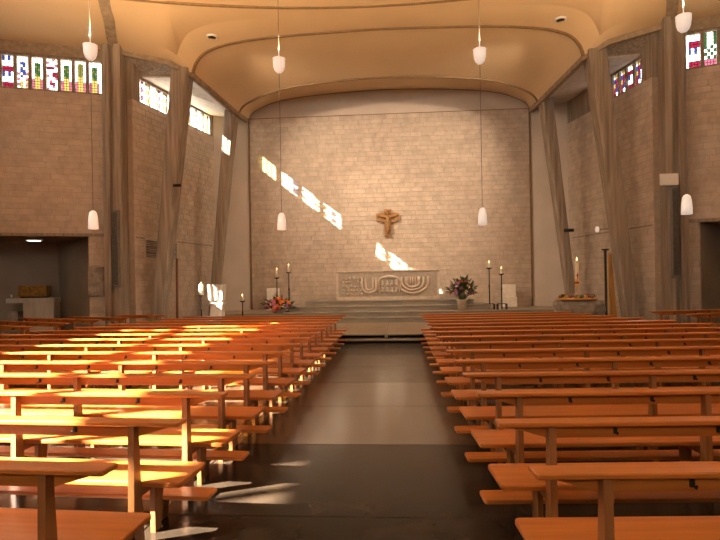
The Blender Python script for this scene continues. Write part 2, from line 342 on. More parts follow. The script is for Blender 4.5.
def mx(p, s): return (p[0] * s,) + tuple(p[1:])
WIN = {}
for s, side in ((-1, 'left'), (1, 'right')):
    # recess (outer) wall with the high stained-glass strip
    N0, N1 = (8.62, 17.95), (7.50, 22.98)
    A, B = ((-N0[0], N0[1]), (-N1[0], N1[1])) if s < 0 else (N1, N0)
    d = (Vector(B) - Vector(A)); Ln = d.length; d.normalize()
    nearu = 0.0 if s < 0 else Ln
    w0, w1 = 0.42, 5.05
    if s > 0: w0, w1 = Ln - 3.1, Ln - 0.50
    P = lambda u: tuple(Vector(A) + d * u)
    SILL, HEAD = 8.22, 9.14
    mb = MB(); wallseg(mb, A, B, 0, SILL, 0.35, 0); wallseg(mb, A, B, HEAD, TOPZ, 0.35, 1)
    wallseg(mb, A, P(w0), SILL, HEAD, 0.35, 1); wallseg(mb, P(w1), B, SILL, HEAD, 0.35, 1)
    w = struct(mb.build('wall_recess_' + side, ['mortar', 'concrete']))
    mid = Vector(A) + d * Ln / 2
    brick_face(w, A, B, 0.35, SILL, (mid.x, mid.y, 5.2))
    WIN['recess_' + side] = (P(w0), P(w1), SILL, HEAD)
    # closing wall from recess to altar wall
    mb = MB(); E0, E1 = ((-7.52, 22.95), (-6.15, YB + .02)) if s < 0 else ((6.15, YB + .02), (7.52, 22.95))
    wallseg(mb, E0, E1, 0, TOPZ, 0.35); struct(mb.build('wall_return_' + side, 'plaster_wall'))
    # nave front wall either side of the chancel, with side chapel opening below
    C0, C1 = (9.45, 17.86), (13.7, 16.33)
    A, B = ((-C1[0], C1[1]), (-C0[0], C0[1])) if s < 0 else (C0, C1)
    d = (Vector(B) - Vector(A)); Ln = d.length; d.normalize()
    P = lambda u: tuple(Vector(A) + d * u)
    jam = 0.66 if s < 0 else 0.46
    o0, o1 = (0.0, Ln - jam) if s < 0 else (jam, Ln)
    v0, v1 = (0.35, Ln - 0.12) if s < 0 else (0.12, Ln - 0.35)
    S2, H2, LT = 8.34, 9.54, 3.50
    mb = MB(); wallseg(mb, A, B, LT + 0.1, S2, 0.35, 0); wallseg(mb, A, B, H2, 9.98, 0.35, 1)
    wallseg(mb, A, P(v0), S2, H2, 0.35, 1); wallseg(mb, P(v1), B, S2, H2, 0.35, 1)
    if s < 0: wallseg(mb, P(o1), B, 0, LT + 0.1, 0.35, 0)
    else: wallseg(mb, A, P(o0), 0, LT + 0.1, 0.35, 0)
    w = struct(mb.build('wall_front_' + side, ['mortar', 'beam']))
    brick_face(w, A, B, LT + 0.1, S2, (s * 10.6, 17.5, 6), limit=220)
    if s < 0: brick_face(w, P(o1), B, 0.1, LT, (s * 9.8, 17.5, 2), limit=60)
    else: brick_face(w, A, P(o0), 0.1, LT, (s * 9.8, 17.5, 2), limit=60)
    tr = MB(); nn = Vector((d.y, -d.x)) * 0.035
    wallseg(tr, tuple(Vector(A) + nn), tuple(Vector(B) + nn), LT, LT + 0.10, 0.35)
    struct(tr.build('trim_lintel_' + side, 'concrete'))
    WIN['front_' + side] = (P(v0), P(v1), S2, H2)
    # side chapel behind the opening
    J = (10.05, 17.66 + 0.30); K = (12.75, 20.1); Lc = (16.6, 18.7); E = (13.9, 16.3)
    mb = MB()
    for a, b in ((J, K), (K, Lc), (Lc, E)):
        aa, bb = ((-b[0], b[1]), (-a[0], a[1])) if s < 0 else (a, b)
        wallseg(mb, aa, bb, 0, LT + 0.4, 0.2)
    mb.slab([mx(p, s) for p in (J, K, Lc, E)], LT + 0.02, LT + 0.4)
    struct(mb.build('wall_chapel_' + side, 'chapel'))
    # nave side wall with a long strip of windows
    wy0, wy1 = -2.2, 7.6
    A, B = ((-13.5, FY0), (-13.5, 16.5)) if s < 0 else ((13.5, 16.5), (13.5, FY0))
    S3, H3 = 6.5, 9.25
    a0, a1 = (wy0 - FY0, wy1 - FY0) if s < 0 else (16.5 - wy1, 16.5 - wy0)
    d = (Vector(B) - Vector(A)).normalized(); P = lambda u: tuple(Vector(A) + d * u)
    mb = MB(); wallseg(mb, A, B, 0, S3, 0.35); wallseg(mb, A, B, H3, TOPZ, 0.35)
    wallseg(mb, A, P(a0), S3, H3, 0.35)
    if s < 0:      # unseen opening near the chancel, added to let sun reach the lectern
        b0, b1, H4 = 13.85 - FY0, 14.95 - FY0, 7.35
        wallseg(mb, P(a1), P(b0), S3, H3, 0.35); wallseg(mb, P(b0), P(b1), H4, H3, 0.35); wallseg(mb, P(b1), B, S3, H3, 0.35)
        WIN['nave_small'] = (P(b0), P(b1), S3, H4)
        am_ = a0 + 1.6; HL = 8.78      # unseen strip's head lowered past its first panes to keep sun off the aisle
        wallseg(mb, P(am_), P(a1), HL, H3, 0.35); WIN['nave_high'] = (P(a0), P(am_), S3, H3)
    else: wallseg(mb, P(a1), B, S3, H3, 0.35)
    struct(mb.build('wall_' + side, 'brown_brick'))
    WIN['nave_' + side] = (P(am_), P(a1), S3, HL) if s < 0 else (P(a0), P(a1), S3, H3)
mb = MB(); wallseg(mb, (13.9, FY0), (-13.9, FY0), 0, 6.0, 0.35); wallseg(mb, (13.9, FY0), (-13.9, FY0), 8.4, TOPZ, 0.35)
wallseg(mb, (13.9, FY0), (4.0, FY0), 6.0, 8.4, 0.35); wallseg(mb, (-4.0, FY0), (-13.9, FY0), 6.0, 8.4, 0.35)
struct(mb.build('wall_rear', 'brown_brick'))
WIN['rear'] = ((4.0, FY0), (-4.0, FY0), 6.0, 8.4)  # unseen window added for soft fill light from behind
rf_ = MB().slab([(-13.9, FY0 - .4), (13.9, FY0 - .4), (13.9, 14.0), (9.0, 16.6), (8.9, 18.2), (7.9, 23.1), (6.4, 24.15), (-6.4, 24.15), (-7.9, 23.1), (-8.9, 18.2), (-9.0, 16.6), (-13.9, 14.0)], TOPZ, TOPZ + 0.15)
for s_ in (-1, 1):
    rf_.prism([(s_ * 13.9, 14.0, 10.50), (s_ * 9.0, 16.6, 10.50), (s_ * 9.0, 16.6, TOPZ), (s_ * 13.9, 14.0, TOPZ)], (0, .06, 0))
    rf_.prism([(s_ * 9.0, 16.6, 10.48), (s_ * 8.9, 18.2, 10.05), (s_ * 8.9, 18.2, TOPZ), (s_ * 9.0, 16.6, TOPZ)], (.06 * s_, 0, 0))
struct(rf_.build('roof', 'concrete'))

# ------------------------------------------------------------------ stained-glass windows
def pattern(kind, r, c, R, Cn):
    """glass colour at row r (0 = bottom) and column c"""
    fy = (r + .5) / R; fx = abs((c + .5) / Cn - .5) * 2
    if kind in ('tree', 'tree2'):
        dx, dy = fx, (fy - (.62 if kind == 'tree' else .70)) * (z_asp := 3.2)
        if dx * dx + dy * dy < .55: return 'olive' if (r + c) % 3 == 0 or kind == 'tree2' else 'green'
        if fx < .3 and fy < .55: return 'yellow'
        if fx > .6 and fy < .3: return 'rose'
        return 'clear'
    if kind == 'squares':
        if abs(fy - .22) < .07 and c in (1, 2): return 'red'
        if abs(fy - .48) < .07 and c >= 2: return 'red'
        if abs(fy - .70) < .07 and c in (0, 1, 2): return 'red'
        return 'rose' if (r + c * 2) % 5 == 0 else 'clear'
    if kind == 'blue':
        if fx < .6 and .3 < fy < .8: return 'blue' if (r + c) % 3 else 'white'
        return 'rose' if fx > .6 and fy < .6 and r % 2 else ('yellow' if fy < .25 and c % 2 else 'clear')
    if kind == 'redwhite':
        return ['red', 'clear', 'clear', 'red', 'blue', 'clear'][(r // 2 * 2 + c * 3) % 6]
    if kind == 'deep':
        return ['red', 'blue', 'clear', 'red', 'white', 'blue', 'yellow', 'clear'][(r // 2 * 3 + c * 2) % 8]
    if kind == 'bush':
        if fy > .55: return 'clear' if fx < .75 else 'green'
        if fy > .2: return 'green' if (r + c) % 2 else 'clear'
        return 'rose'
    if kind == 'olive': return ['gold', 'gold', 'gold', 'olive'][c % 4]
    if kind == 'pale': return 'clear' if (r * 3 + c) % 9 else 'yellow'
    if kind == 'pale2': return ['clear', 'rose', 'clear', 'yellow'][c % 4] if r % 3 and c % 2 else 'clear'
    if kind == 'stripe': return ['blue', 'clear', 'clear', 'white'][c % 4] if r % 4 else 'clear'
    return 'clear'
def window(name, A, B, z0, z1, kinds, R=8, Cn=3, mull=0.10, depth=0.16):
    A2, B2 = Vector(A), Vector(B); d = B2 - A2; Ln = d.length; d.normalize(); ang = math.atan2(d.y, d.x)
    root = struct(link(name, None, None, (A2.x, A2.y, 0), (0, 0, ang)))
    f = MB(); y0, y1 = 0.06, 0.06 + depth
    f.box(0, Ln, y0, y1, z0, z0 + 0.07); f.box(0, Ln, y0, y1, z1 - 0.07, z1)
    f.box(0, 0.07, y0, y1, z0 + 0.07, z1 - 0.07); f.box(Ln - 0.07, Ln, y0, y1, z0 + 0.07, z1 - 0.07)
    f.build('window_frame', 'concrete', root)
    n = len(kinds); pw = (Ln - 0.14) / n
    mm = MB().box(-mull / 2, mull / 2, y0, y1, z0 + 0.07, z1 - 0.07).mesh('mullion', 'concrete')
    cache = {}
    for i, k in enumerate(kinds):
        if i: link('mullion', mm, root, (0.07 + pw * i, 0, 0))
        if k not in cache:
            g = MB(); gw, gh = (pw - mull) / Cn, (z1 - z0 - 0.14) / R; e = 0.006
            for r in range(R):
                for c in range(Cn):
                    g.box(-(pw - mull) / 2 + c * gw + e, -(pw - mull) / 2 + (c + 1) * gw - e, 0.13, 0.136,
                          z0 + 0.07 + r * gh + e, z0 + 0.07 + (r + 1) * gh - e, GI[pattern(k, r, c, R, Cn)])
            cm = MB()
            for r in range(1, R): cm.box(-(pw - mull) / 2, (pw - mull) / 2, 0.125, 0.141, z0 + 0.07 + r * gh - e, z0 + 0.07 + r * gh + e)
            for c in range(1, Cn): cm.box(-(pw - mull) / 2 + c * gw - e, -(pw - mull) / 2 + c * gw + e, 0.1251, 0.1409, z0 + 0.07, z1 - 0.07)
            cache[k] = (g.mesh('pane', ['gl_' + x for x in GL]), cm.mesh('lead_strips', 'iron'))
        p = link('pane', cache[k][0], root, (0.07 + pw * (i + .5), 0, 0)); p['label'] = 'stained glass pane'
        link('lead_strips', cache[k][1], p)
    return root
a = WIN['front_left']; window('window_1', *a, ['tree', 'squares', 'redwhite', 'blue', 'tree', 'squares', 'tree', 'tree2', 'tree'], R=12, Cn=4)
a = WIN['front_right']; window('window_2', *a, ['redwhite', 'bush', 'bush', 'tree', 'bush', 'blue', 'bush', 'squares', 'tree'], R=10, Cn=4)
a = WIN['recess_left']; window('window_3', *a, ['pale2', 'pale', 'pale2', 'pale', 'stripe', 'pale2', 'pale', 'stripe', 'olive'], Cn=4, mull=0.06, depth=0.09)
a = WIN['recess_right']; window('window_4', *a, ['deep', 'redwhite', 'deep', 'deep', 'redwhite', 'deep'], R=10, mull=0.06, depth=0.09)
a = WIN['nave_left']; window('window_5', *a, ['clear', 'pale'] * 4, R=4, Cn=2, mull=0.14)
a = WIN['nave_high']; window('window_9', *a, ['clear', 'clear'], R=4, Cn=2, mull=0.10)
a = WIN['nave_small']; window('window_8', *a, ['clear', 'clear'], R=3, Cn=2, mull=0.06)  # added out of view for the sun on the lectern
a = WIN['nave_right']; window('window_6', *a, ['tree', 'squares', 'bush', 'blue', 'tree', 'squares', 'bush'], R=6, Cn=3, mull=0.16)

a = WIN['rear']; window('window_7', *a, ['clear'] * 6, R=4, Cn=2, mull=0.12)  # the added fill window behind the camera
pd_ = bpy.data.lights.new('rear_window_portal', 'AREA'); pd_.shape = 'RECTANGLE'; pd_.size = 8; pd_.size_y = 2.4; pd_.cycles.is_portal = True
po = bpy.data.objects.new('rear_window_portal', pd_); col.objects.link(po); po.location = (0, FY0 + .03, 7.2); po.rotation_euler = (PI / 2, 0, PI)
po.rotation_euler = Vector((0, 1, 0)).to_track_quat('-Z', 'Z').to_euler()

# ------------------------------------------------------------------ ceiling shells
def prof(half, y, dz=0.0, n=5):
    """half profile from edge (x>0) to the crown, mirrored; returns points left to right"""
    full = [(-x, z) for x, z in half] + [(x, z) for x, z in half[::-1] if x > 0]
    c = catmull([(x, 0, z) for x, z in full], n)
    return [(p.x, y, p.z + dz) for p in c]
H_L2 = [(6.62, 9.15), (6.50, 9.52), (6.15, 9.88), (5.40, 10.12), (4.20, 10.26), (2.80, 10.33), (0, 10.39)]
H_L1 = [(5.88, 8.68), (5.74, 8.90), (5.45, 9.10), (4.80, 9.38), (3.80, 9.62), (1.90, 9.80), (0, 9.86)]
H_G = [(6.16, 9.15), (5.98, 9.42), (5.60, 9.62), (4.95, 9.86), (3.80, 10.04), (1.90, 10.17), (0, 10.22)]
H_L1u = [(5.90, 8.72), (5.78, 9.02), (5.50, 9.30), (4.85, 9.62), (3.80, 9.90), (1.90, 10.09), (0, 10.16)]
H_L2u = [(6.60, 9.20), (6.48, 9.60), (6.12, 9.98), (5.38, 10.22), (4.18, 10.37), (2.78, 10.44), (0, 10.50)]
YL2, YL1 = 18.35, 21.3
ceil = MB(); ceil.smooth = True
def strip(a, b, steps=6):
    rings = [[tuple(Vector(p).lerp(Vector(q), k / steps)) for p, q in zip(a, b)] for k in range(steps + 1)]
    ceil.loft(rings, False, False)
l2 = prof(H_L2, YL2)
strip(prof(H_L2u, YL2), prof(H_L1, YL1)); strip(prof(H_L1u, YL1), prof(H_G, YB + 0.02))
# nave ceiling: rim (walls, beams, chancel arch) lofted to a flat field
ring0, ring1 = [], []
def rim(o, r): ring0.append(Vector(o)); ring1.append(Vector(r))
ZC = 10.44
ring2 = []
left = [((-13.6, FY0, 9.9), (-10.0, -6.0)), ((-13.6, 3, 9.9), (-10.0, 3)), ((-13.6, 12, 9.9), (-10.0, 9.5)), ((-13.6, 16.48, 9.9), (-9.6, 12.2)),
        ((-11.5, 17.24, 9.9), (-8.9, 13.2)), ((-9.7, 17.88, 9.88), (-8.2, 14.0)), ((-8.75, 17.74, 9.80), (-7.7, 14.5)), ((-8.0, 17.86, 9.64), (-7.2, 14.9)), ((-7.30, 17.98, 9.47), (-6.7, 15.2))]
def side(o, r, sg):
    O, R_ = Vector((o[0] * sg, o[1], o[2])), Vector((r[0] * sg, r[1], ZC))
    rim(O, Vector((*O.lerp(R_, .16).xy, O.z + (R_.z - O.z) * .25))); ring2.append(R_)
for o, r in left: side(o, r, 1)
CR = [(-7.02, 17.98, 9.64), (-6.80, 17.82, 9.98), (-6.36, 17.56, 10.24), (-5.52, 17.37, 10.37), (-4.25, 17.30, 10.42), (-2.8, 17.30, 10.44), (0, 17.30, 10.45)]
CR = catmull(CR + [(-x, y, z) for x, y, z in CR[-2::-1]], 5)
for p, c_ in zip(l2, CR): rim(p, c_); ring2.append(Vector((p[0] * 0.96, 15.9 - .6 * (abs(p[0]) / 6.62) ** 2, 10.46)))
for o, r in left[::-1]: side(o, r, -1)
ctr = Vector((0, 5, 10.56))
def mid2(a_, b_, t, zt): return [tuple(Vector((p.x + (q_.x - p.x) * t, p.y + (q_.y - p.y) * t, p.z + (q_.z - p.z) * zt))) for p, q_ in zip(a_, b_)]
ceil.loft([mid2(ring0, ring1, t, t ** 0.9) for t in (0, .25, .5, .75, 1)], True, False)
rings = [mid2(ring1, ring2, t, math.sin(t * PI / 2)) for t in (0, .1, .2, .35, .5, .65, .8, 1)]
rings.append([tuple(p.lerp(ctr, 0.35)) for p in ring2]); rings.append([tuple(p.lerp(ctr, 0.97)) for p in ring2])
ceil.loft(rings, True, False); ceil.add(rings[-1], [tuple(range(len(rings[-1])))])
struct(ceil.build('ceiling', 'plaster', smooth=True))
tn = 1
for pts, ref, w_, h_ in ((l2, (0, 1, 0), 0.07, 0.10), (prof(H_L1, YL1), (0, 1, 0), 0.07, 0.09),
                     ([(p[0], p[1] - .03, p[2]) for p in prof(H_G, YB)], (0, 1, 0), 0.05, 0.05),
                     ([(22 * math.sin(a_ / 100), -5.05 + 22 * math.cos(a_ / 100), 10.45 - 0.010 * (a_ / 12) ** 2) for a_ in range(-36, 37, 2)], (0, 0, 1), 0.06, 0.09)):
    struct(MB().sweep(pts, ref, w_, h_).build('trim_%d' % tn, 'lip')); tn += 1  # strips added to draw the shadow gap at the ceiling lips
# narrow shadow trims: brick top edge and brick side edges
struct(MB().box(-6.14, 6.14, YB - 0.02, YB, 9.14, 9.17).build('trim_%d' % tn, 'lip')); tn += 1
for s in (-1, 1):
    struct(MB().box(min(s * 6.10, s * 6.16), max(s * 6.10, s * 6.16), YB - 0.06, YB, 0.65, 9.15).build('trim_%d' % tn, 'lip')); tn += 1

# ------------------------------------------------------------------ pillars, leaning columns, beams, soffits
def leancol(name, top, bot, zt, zb, wx, wy, label_side):
    rings = []
    for (c, z, k) in ((bot, zb, 0.66), (((bot[0] + top[0]) / 2, (bot[1] + top[1]) / 2), (zb + zt) / 2, 0.80), (top, zt, 0.94)):
        a, b, e = wx * k / 2, wy * k / 2, 0.05
        rings.append([(c[0] + x, c[1] + y, z) for x, y in ((-a + e, -b), (a - e, -b), (a, -b + e), (a, b - e), (a - e, b), (-a + e, b), (-a, b - e), (-a, -b + e))])
    return struct(MB().loft(rings).build(name, 'concrete'))
for s, side in ((-1, 'left'), (1, 'right')):
    out = [(9.42, 17.45), (9.16, 17.40), (9.14, 17.55), (9.0, 17.55), (8.98, 17.42), (8.78, 17.46), (8.84, 18.15), (9.50, 18.15)]
    struct(MB().slab([mx(p, s) for p in out], 0, 9.9, 0.0).build('pillar_' + side, 'concrete'))
    leancol('leaning_column_outer_' + side, (s * 7.02, 18.45), (s * 8.08, 18.45), 9.30, 0, 0.62, 0.72, side)
    leancol('leaning_column_inner_' + side, (s * 6.18, 21.35), (s * 7.12, 21.35), 8.78, 0.2, 0.46, 0.62, side)
    path = [mx(p, s) for p in ((8.9, 17.74, 9.72), (7.30, 18.0, 9.40), (6.66, 18.42, 9.09), (5.95, 21.3, 8.62), (6.22, YB + .05, 9.10))]
    struct(MB().sweep(path, (0, 0, 1), 0.17, 0.16).build('edge_beam_' + side, 'beam'))
    # soffit slabs between beam and outer wall
    q = MB()
    def quad(a, b, c, d_): q.prism([mx(p, s) for p in (a, b, c, d_)], (0, 0, 0.08))
    quad((8.75, 17.80, 9.62), (7.35, 18.05, 9.36), (7.1, 18.45, 9.22), (8.62, 18.5, 9.22))
    quad((8.62, 18.5, 9.22), (7.1, 18.45, 9.22), (6.72, 18.5, 9.1), (8.55, 18.52, 9.18))
    q2 = MB()
    def quad2(a, b, c, d_): q2.prism([mx(p, s) for p in (a, b, c, d_)], (0, 0, 0.08))
    quad2((8.60, 18.5, 9.16), (6.75, 18.5, 9.06), (6.05, 21.3, 8.66), (7.95, 21.3, 9.14))
    quad2((7.95, 21.3, 9.14), (6.05, 21.3, 8.66), (6.3, 23.6, 9.1), (7.6, 22.9, 9.14))
    struct(q.build('soffit_near_' + side, 'concrete')); struct(q2.build('soffit_' + side, 'concrete_lt'))
    # ceiling rib running from the pillar
    rb = catmull([mx(p, s) for p in ((9.12, 17.80, 9.84), (8.90, 17.2, 9.98), (8.55, 16.4, 10.16), (8.12, 15.3, 10.38), (6.2, 11.4, 10.49), (3.0, 6.0, 10.54))], 4)
    struct(MB().sweep(rb, (0, 0, 1), 0.08, 0.32).build('trim_rib_' + side, 'beam'))
    # string course on the recess wall
    A, B = Vector((s * 8.60, 18.0)), Vector((s * 7.57, 22.72))
    struct(MB().sweep([(A.x, A.y, 3.47), (B.x, B.y, 3.47)], (0, 0, 1), 0.05, 0.06).build('trim_course_' + side, 'concrete'))

# ------------------------------------------------------------------ chancel steps
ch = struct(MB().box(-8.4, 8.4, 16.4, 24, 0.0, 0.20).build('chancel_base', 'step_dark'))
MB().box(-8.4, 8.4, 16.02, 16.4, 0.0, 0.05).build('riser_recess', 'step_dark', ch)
for x0 in [i * 1.5 for i in range(-6, 6)]:
    hw = 1.5
    if x0 < -8.1 or x0 + hw > 8.1: continue
    MB().slab([(x0 + .004, 15.86), (x0 + hw - .004, 15.86), (x0 + hw - .004, 16.38), (x0 + .004, 16.38)], 0.05, 0.105, 0.008).build('tread', 'step', ch)
    MB().slab([(x0 + .004, 15.98), (x0 + hw - .004, 15.98), (x0 + hw - .004, 20.5), (x0 + .004, 20.5)], 0.205, 0.245, 0.008).build('paving_slab', 'step', ch)
for x0 in (-5.2, -2.6, 0, 2.6, 5.2):
    MB().box(x0 - .05, x0 + .05, 16.03, 16.2, 0.105, 0.205).build('spacer', 'step', ch)
for k, (y0_, hw, n) in enumerate(((20.42, 7.3, 9), (20.76, 7.1, 9), (21.10, 3.95, 5), (21.44, 3.36, 5))):
    z1_ = 0.447 + 0.207 * k
    wd = 2 * hw / n
    for i in range(n):
        x0 = -hw + i * wd
        MB().slab([(x0 + .003, y0_), (x0 + wd - .003, y0_), (x0 + wd - .003, 23.68), (x0 + .003, 23.68)], z1_ - 0.05, z1_, 0.008).build('step_tread', 'step', ch)
    MB().box(-hw + .02, hw - .02, y0_ + 0.03, 23.68, z1_ - 0.22, z1_ - 0.05).build('step_riser', 'step', ch)

# ------------------------------------------------------------------ pews
ORD = ['first', 'second', 'third', 'fourth', 'fifth', 'sixth', 'seventh', 'eighth', 'ninth', 'tenth', 'eleventh', 'twelfth', 'thirteenth', 'fourteenth', 'fifteenth']
DZ, SZ, KZ = 0.86, 0.43, 0.20
def prismx(prof_yz, x0, x1):
    return MB().prism([(x0, y, z) for y, z in prof_yz], (x1 - x0, 0, 0))
POST = prismx([(-.135, 0), (-.0, 0), (-.035, .43), (-.060, DZ - .03), (-.118, DZ - .03)], -.022, .022).mesh('post', 'wood_post')
SLEG = prismx([(.15, 0), (.23, 0), (.29, SZ - .10), (.33, SZ - .036), (-.03, SZ - .036), (-.03, SZ - .10), (.15, SZ - .10)], -.018, .018).mesh('seat_leg', 'wood_post')
KARM = prismx([(-.56, 0), (-.46, 0), (-.45, .10), (-.13, .10), (-.13, KZ - .031), (-.58, KZ - .031)], -.018, .018).mesh('kneeler_bracket', 'wood_post')
hk = MB().box(-.010, .010, -.014, 0, -.024, .014); hk.tube([(0, -.012, -.012), (0, -.04, -.02), (0, -.045, -.005)], .006, 6)
HOOK = hk.mesh('bag_hook', 'iron')
_cache = {}
def pew(loc, rz, s, L, label, group, kneel=True):
    root = thing('church_pew', label, 'pew', loc, rz, group)
    key = (s, round(L, 2))
    if key not in _cache:
        fx = lambda pts: [(s * x, y) for x, y in pts]
        desk = MB().slab(fx(rrect(0, L, -.130, 0.0, .022, (1, 1, 0, 0))), DZ - .03, DZ, .006).mesh('book_ledge', 'wood')
        rl = MB(); x_ = .32
        rl.prism([(s * x, -.058, z) for x, z in ((.04, DZ - .031), (x_, DZ - .115), (L - x_, DZ - .115), (L - .04, DZ - .031))], (0, .03, 0))
        seat = MB().slab(fx(rrect(.03, L, -.034, .405, .03)), SZ - .036, SZ, .007).mesh('seat', 'wood')
        kn = MB().slab(fx(rrect(-.06, L, -.60, -.40, .025)), KZ - .03, KZ, .006).mesh('kneeler', 'wood')
        _cache[key] = (desk, rl.mesh('backrest_rail', 'wood'), seat, kn)
    desk, rl, seat, kn = _cache[key]
    link('book_ledge', desk, root); link('backrest_rail', rl, root); link('seat', seat, root)
    if kneel: link('kneeler', kn, root)
    n = max(1, int(round((L - .67) / 1.40))); step = (L - .67) / n
    for i in range(n + 1):
        x = s * (.335 + i * step)
        link('post', POST, root, (x, 0, 0)); link('seat_leg', SLEG, root, (x, 0, 0))
        if kneel and (i % 2 == 0 or i == n): link('kneeler_bracket', KARM, root, (x, 0, 0))
        if i < n:
            for fr in (.28, .72): link('bag_hook', HOOK, root, (x + s * step * fr, -.058, DZ - .066))
    return root
ROW0, DROW, NROW = 2.68, 0.905, 15
FAN = math.radians(3.0)
PEWS = {}
for k in range(NROW):
    y = ROW0 + DROW * k
    o = ORD[NROW - 1 - k]
    Ll = min(5.97 + .275 * (NROW - 1 - k), 8.0) - 1.09
    Lr = min(5.20 + .265 * (NROW - 1 - k), 7.6) - 0.98
    PEWS['l', k] = pew((-1.09, y, 0), -FAN, -1, Ll, 'orange-brown wooden pew on the white lectern side of aisle, %s row from altar steps' % o, 'pews of the centre blocks')
    PEWS['r', k] = pew((0.98, y, 0), FAN, 1, Lr, 'orange-brown wooden pew on the tall candle side of aisle, %s row from altar steps' % o, 'pews of the centre blocks')
sb = [(-7.0, 16.75, 9, 1.75), (-7.6, 15.6, 21, 2.7), (-7.98, 14.72, 23, 3.7), (-8.1, 13.4, 25, 4.9), (-8.3, 12.3, 25, 5.2)]
for i, (x, y, a_, L) in enumerate(sb):
    pew((x, y, 0), -math.radians(a_), -1, L, 'slanted wooden side pew facing the stone chapel table, %s row from the concrete pillar' % ORD[i], 'slanted side pews', kneel=(i > 0))
for i, (x, y, a_, L) in enumerate([(7.2, 15.3, 13, 3.6), (7.45, 13.9, 20, 4.6)]):
    pew((x, y, 0), math.radians(a_), 1, L, 'slanted wooden side pew under the white notice panel, %s row from the concrete pillar' % ORD[i], 'slanted side pews')

# hymn book left on a ledge
hb = thing('hymn_book', 'small green hymn book lying on a pew ledge', 'book', (-6.05, ROW0 + DROW * 12 - .02 + .26, DZ + .001), 0.2)
MB().slab(rrect(-.08, .08, -.10, .02, .006), 0, .022, .002).build('cover', 'green_cloth', hb)
MB().box(-.075, .083, -.096, .016, .004, .018).build('page_block', 'paper', hb)

# ------------------------------------------------------------------ altar
al = thing('altar', 'long carved limestone altar at the top of the steps', 'altar', (-0.05, 22.0, 1.069))
AH = 1.20
MB().slab([(-2.10, 0), (2.10, 0), (2.10, 1.0), (-2.10, 1.0)], 0, AH - .06, .01).build('block', 'altar', al)
MB().slab(rrect(-2.12, 2.12, -.03, 1.02, .01), AH - .06, AH, .012).build('table_slab', 'altar', al)
rf = MB().slab([(-2.0, -.012), (2.0, -.012), (2.0, 0.02), (-2.0, 0.02)], .14, AH - .1, .005).build('carved_field', 'altar_dk', al)
def arcxz(cx, cz, rx, rz, a0, a1, n=14): return [(cx + rx * math.cos(a0 + (a1 - a0) * i / n), -.03, cz + rz * math.sin(a0 + (a1 - a0) * i / n)) for i in range(n + 1)]
rnd = random.Random(3)
for (cx, w, h, top) in ((-.74, .28, .62, .92), (-.74, .15, .5, .9), (1.02, .62, .66, .92), (1.02, .44, .54, .92), (1.02, .27, .42, .92)):
    pts = [(cx - w, -.03, top)] + arcxz(cx, top - h + w * .7, w, w * .7, PI, 2 * PI) + [(cx + w, -.03, top)]
    MB().tube(pts, .045, 7).build('relief_bowl', 'altar', al, True)
pts = [(-.36, -.03, .32)] + arcxz(.08, .74, .44, .20, PI, 0) + [(.52, -.03, .32)]
MB().tube(pts, .05, 7).build('relief_arch', 'altar', al, True)
for i in range(4):
    for j in range(2):
        x, z = -.2 + i * .19, .36 + j * .28
        b = MB().ball((x, -.02, z + .10), .045, .035, .05); b.tube([(x, -.02, z + .05), (x + rnd.uniform(-.02, .02), -.02, z - .08)], [.04, .06], 7)
        b.build('relief_figure', 'altar', al, True)
for i in range(6):
    for j in range(5):
        if rnd.random() < .22: continue
        x, z = -1.80 + i * .145 + rnd.uniform(-.03, .03), .24 + j * .16 + rnd.uniform(-.03, .03)
        MB().ball((x, -.012, z), .05 + rnd.uniform(-.015, .015), .05, .045, 8, 5).build('relief_boss', 'altar', al, True)
for i in range(5):
    x = .82 + .1 * i
    MB().tube([(x, -.02, .5 + .03 * abs(i - 2)), (x + .01, -.03, .92)], .028, 6).build('relief_stem', 'altar', al, True)

# ------------------------------------------------------------------ crucifix
cr = thing('crucifix', 'carved bronze crucifix hanging on the brick wall above the altar', 'crucifix', (-0.02, YB - .04, 3.80))
def flat(pts, y0, y1): return MB().prism([(x, y0, z) for x, z in pts], (0, y1 - y0, 0))
flat([(-.14, 0), (.14, 0), (.15, .5), (.17, .60), (.30, .62), (.50, .68), (.50, .98), (.30, 1.02), (.17, 1.03), (.15, 1.16), (-.15, 1.16), (-.17, 1.03), (-.30, 1.02), (-.50, .98), (-.50, .68), (-.30, .62), (-.17, .60), (-.15, .5)], -.07, .01).build('cross', 'bronze', cr)
bd = MB(); bd.tube([(-.44, -.11, .90), (-.24, -.12, .84), (0, -.13, .80), (.24, -.12, .84), (.44, -.11, .90)], [.03, .038, .06, .038, .03], 8)
bd.tube([(0, -.12, .86), (0, -.14, .72), (0, -.13, .52), (0.02, -.15, .32), (0, -.11, .08)], [.07, .085, .075, .055, .035], 10)
bd.ball((0, -.15, .97), .055, .06, .075)
bd.build('figure', 'bronze', cr, True)
MB().tube(arcxz(0, .97, .11, .11, 0, 2 * PI, 16), .012, 6).build('halo', 'gilt', cr, True).location = (0, -.06, 0)

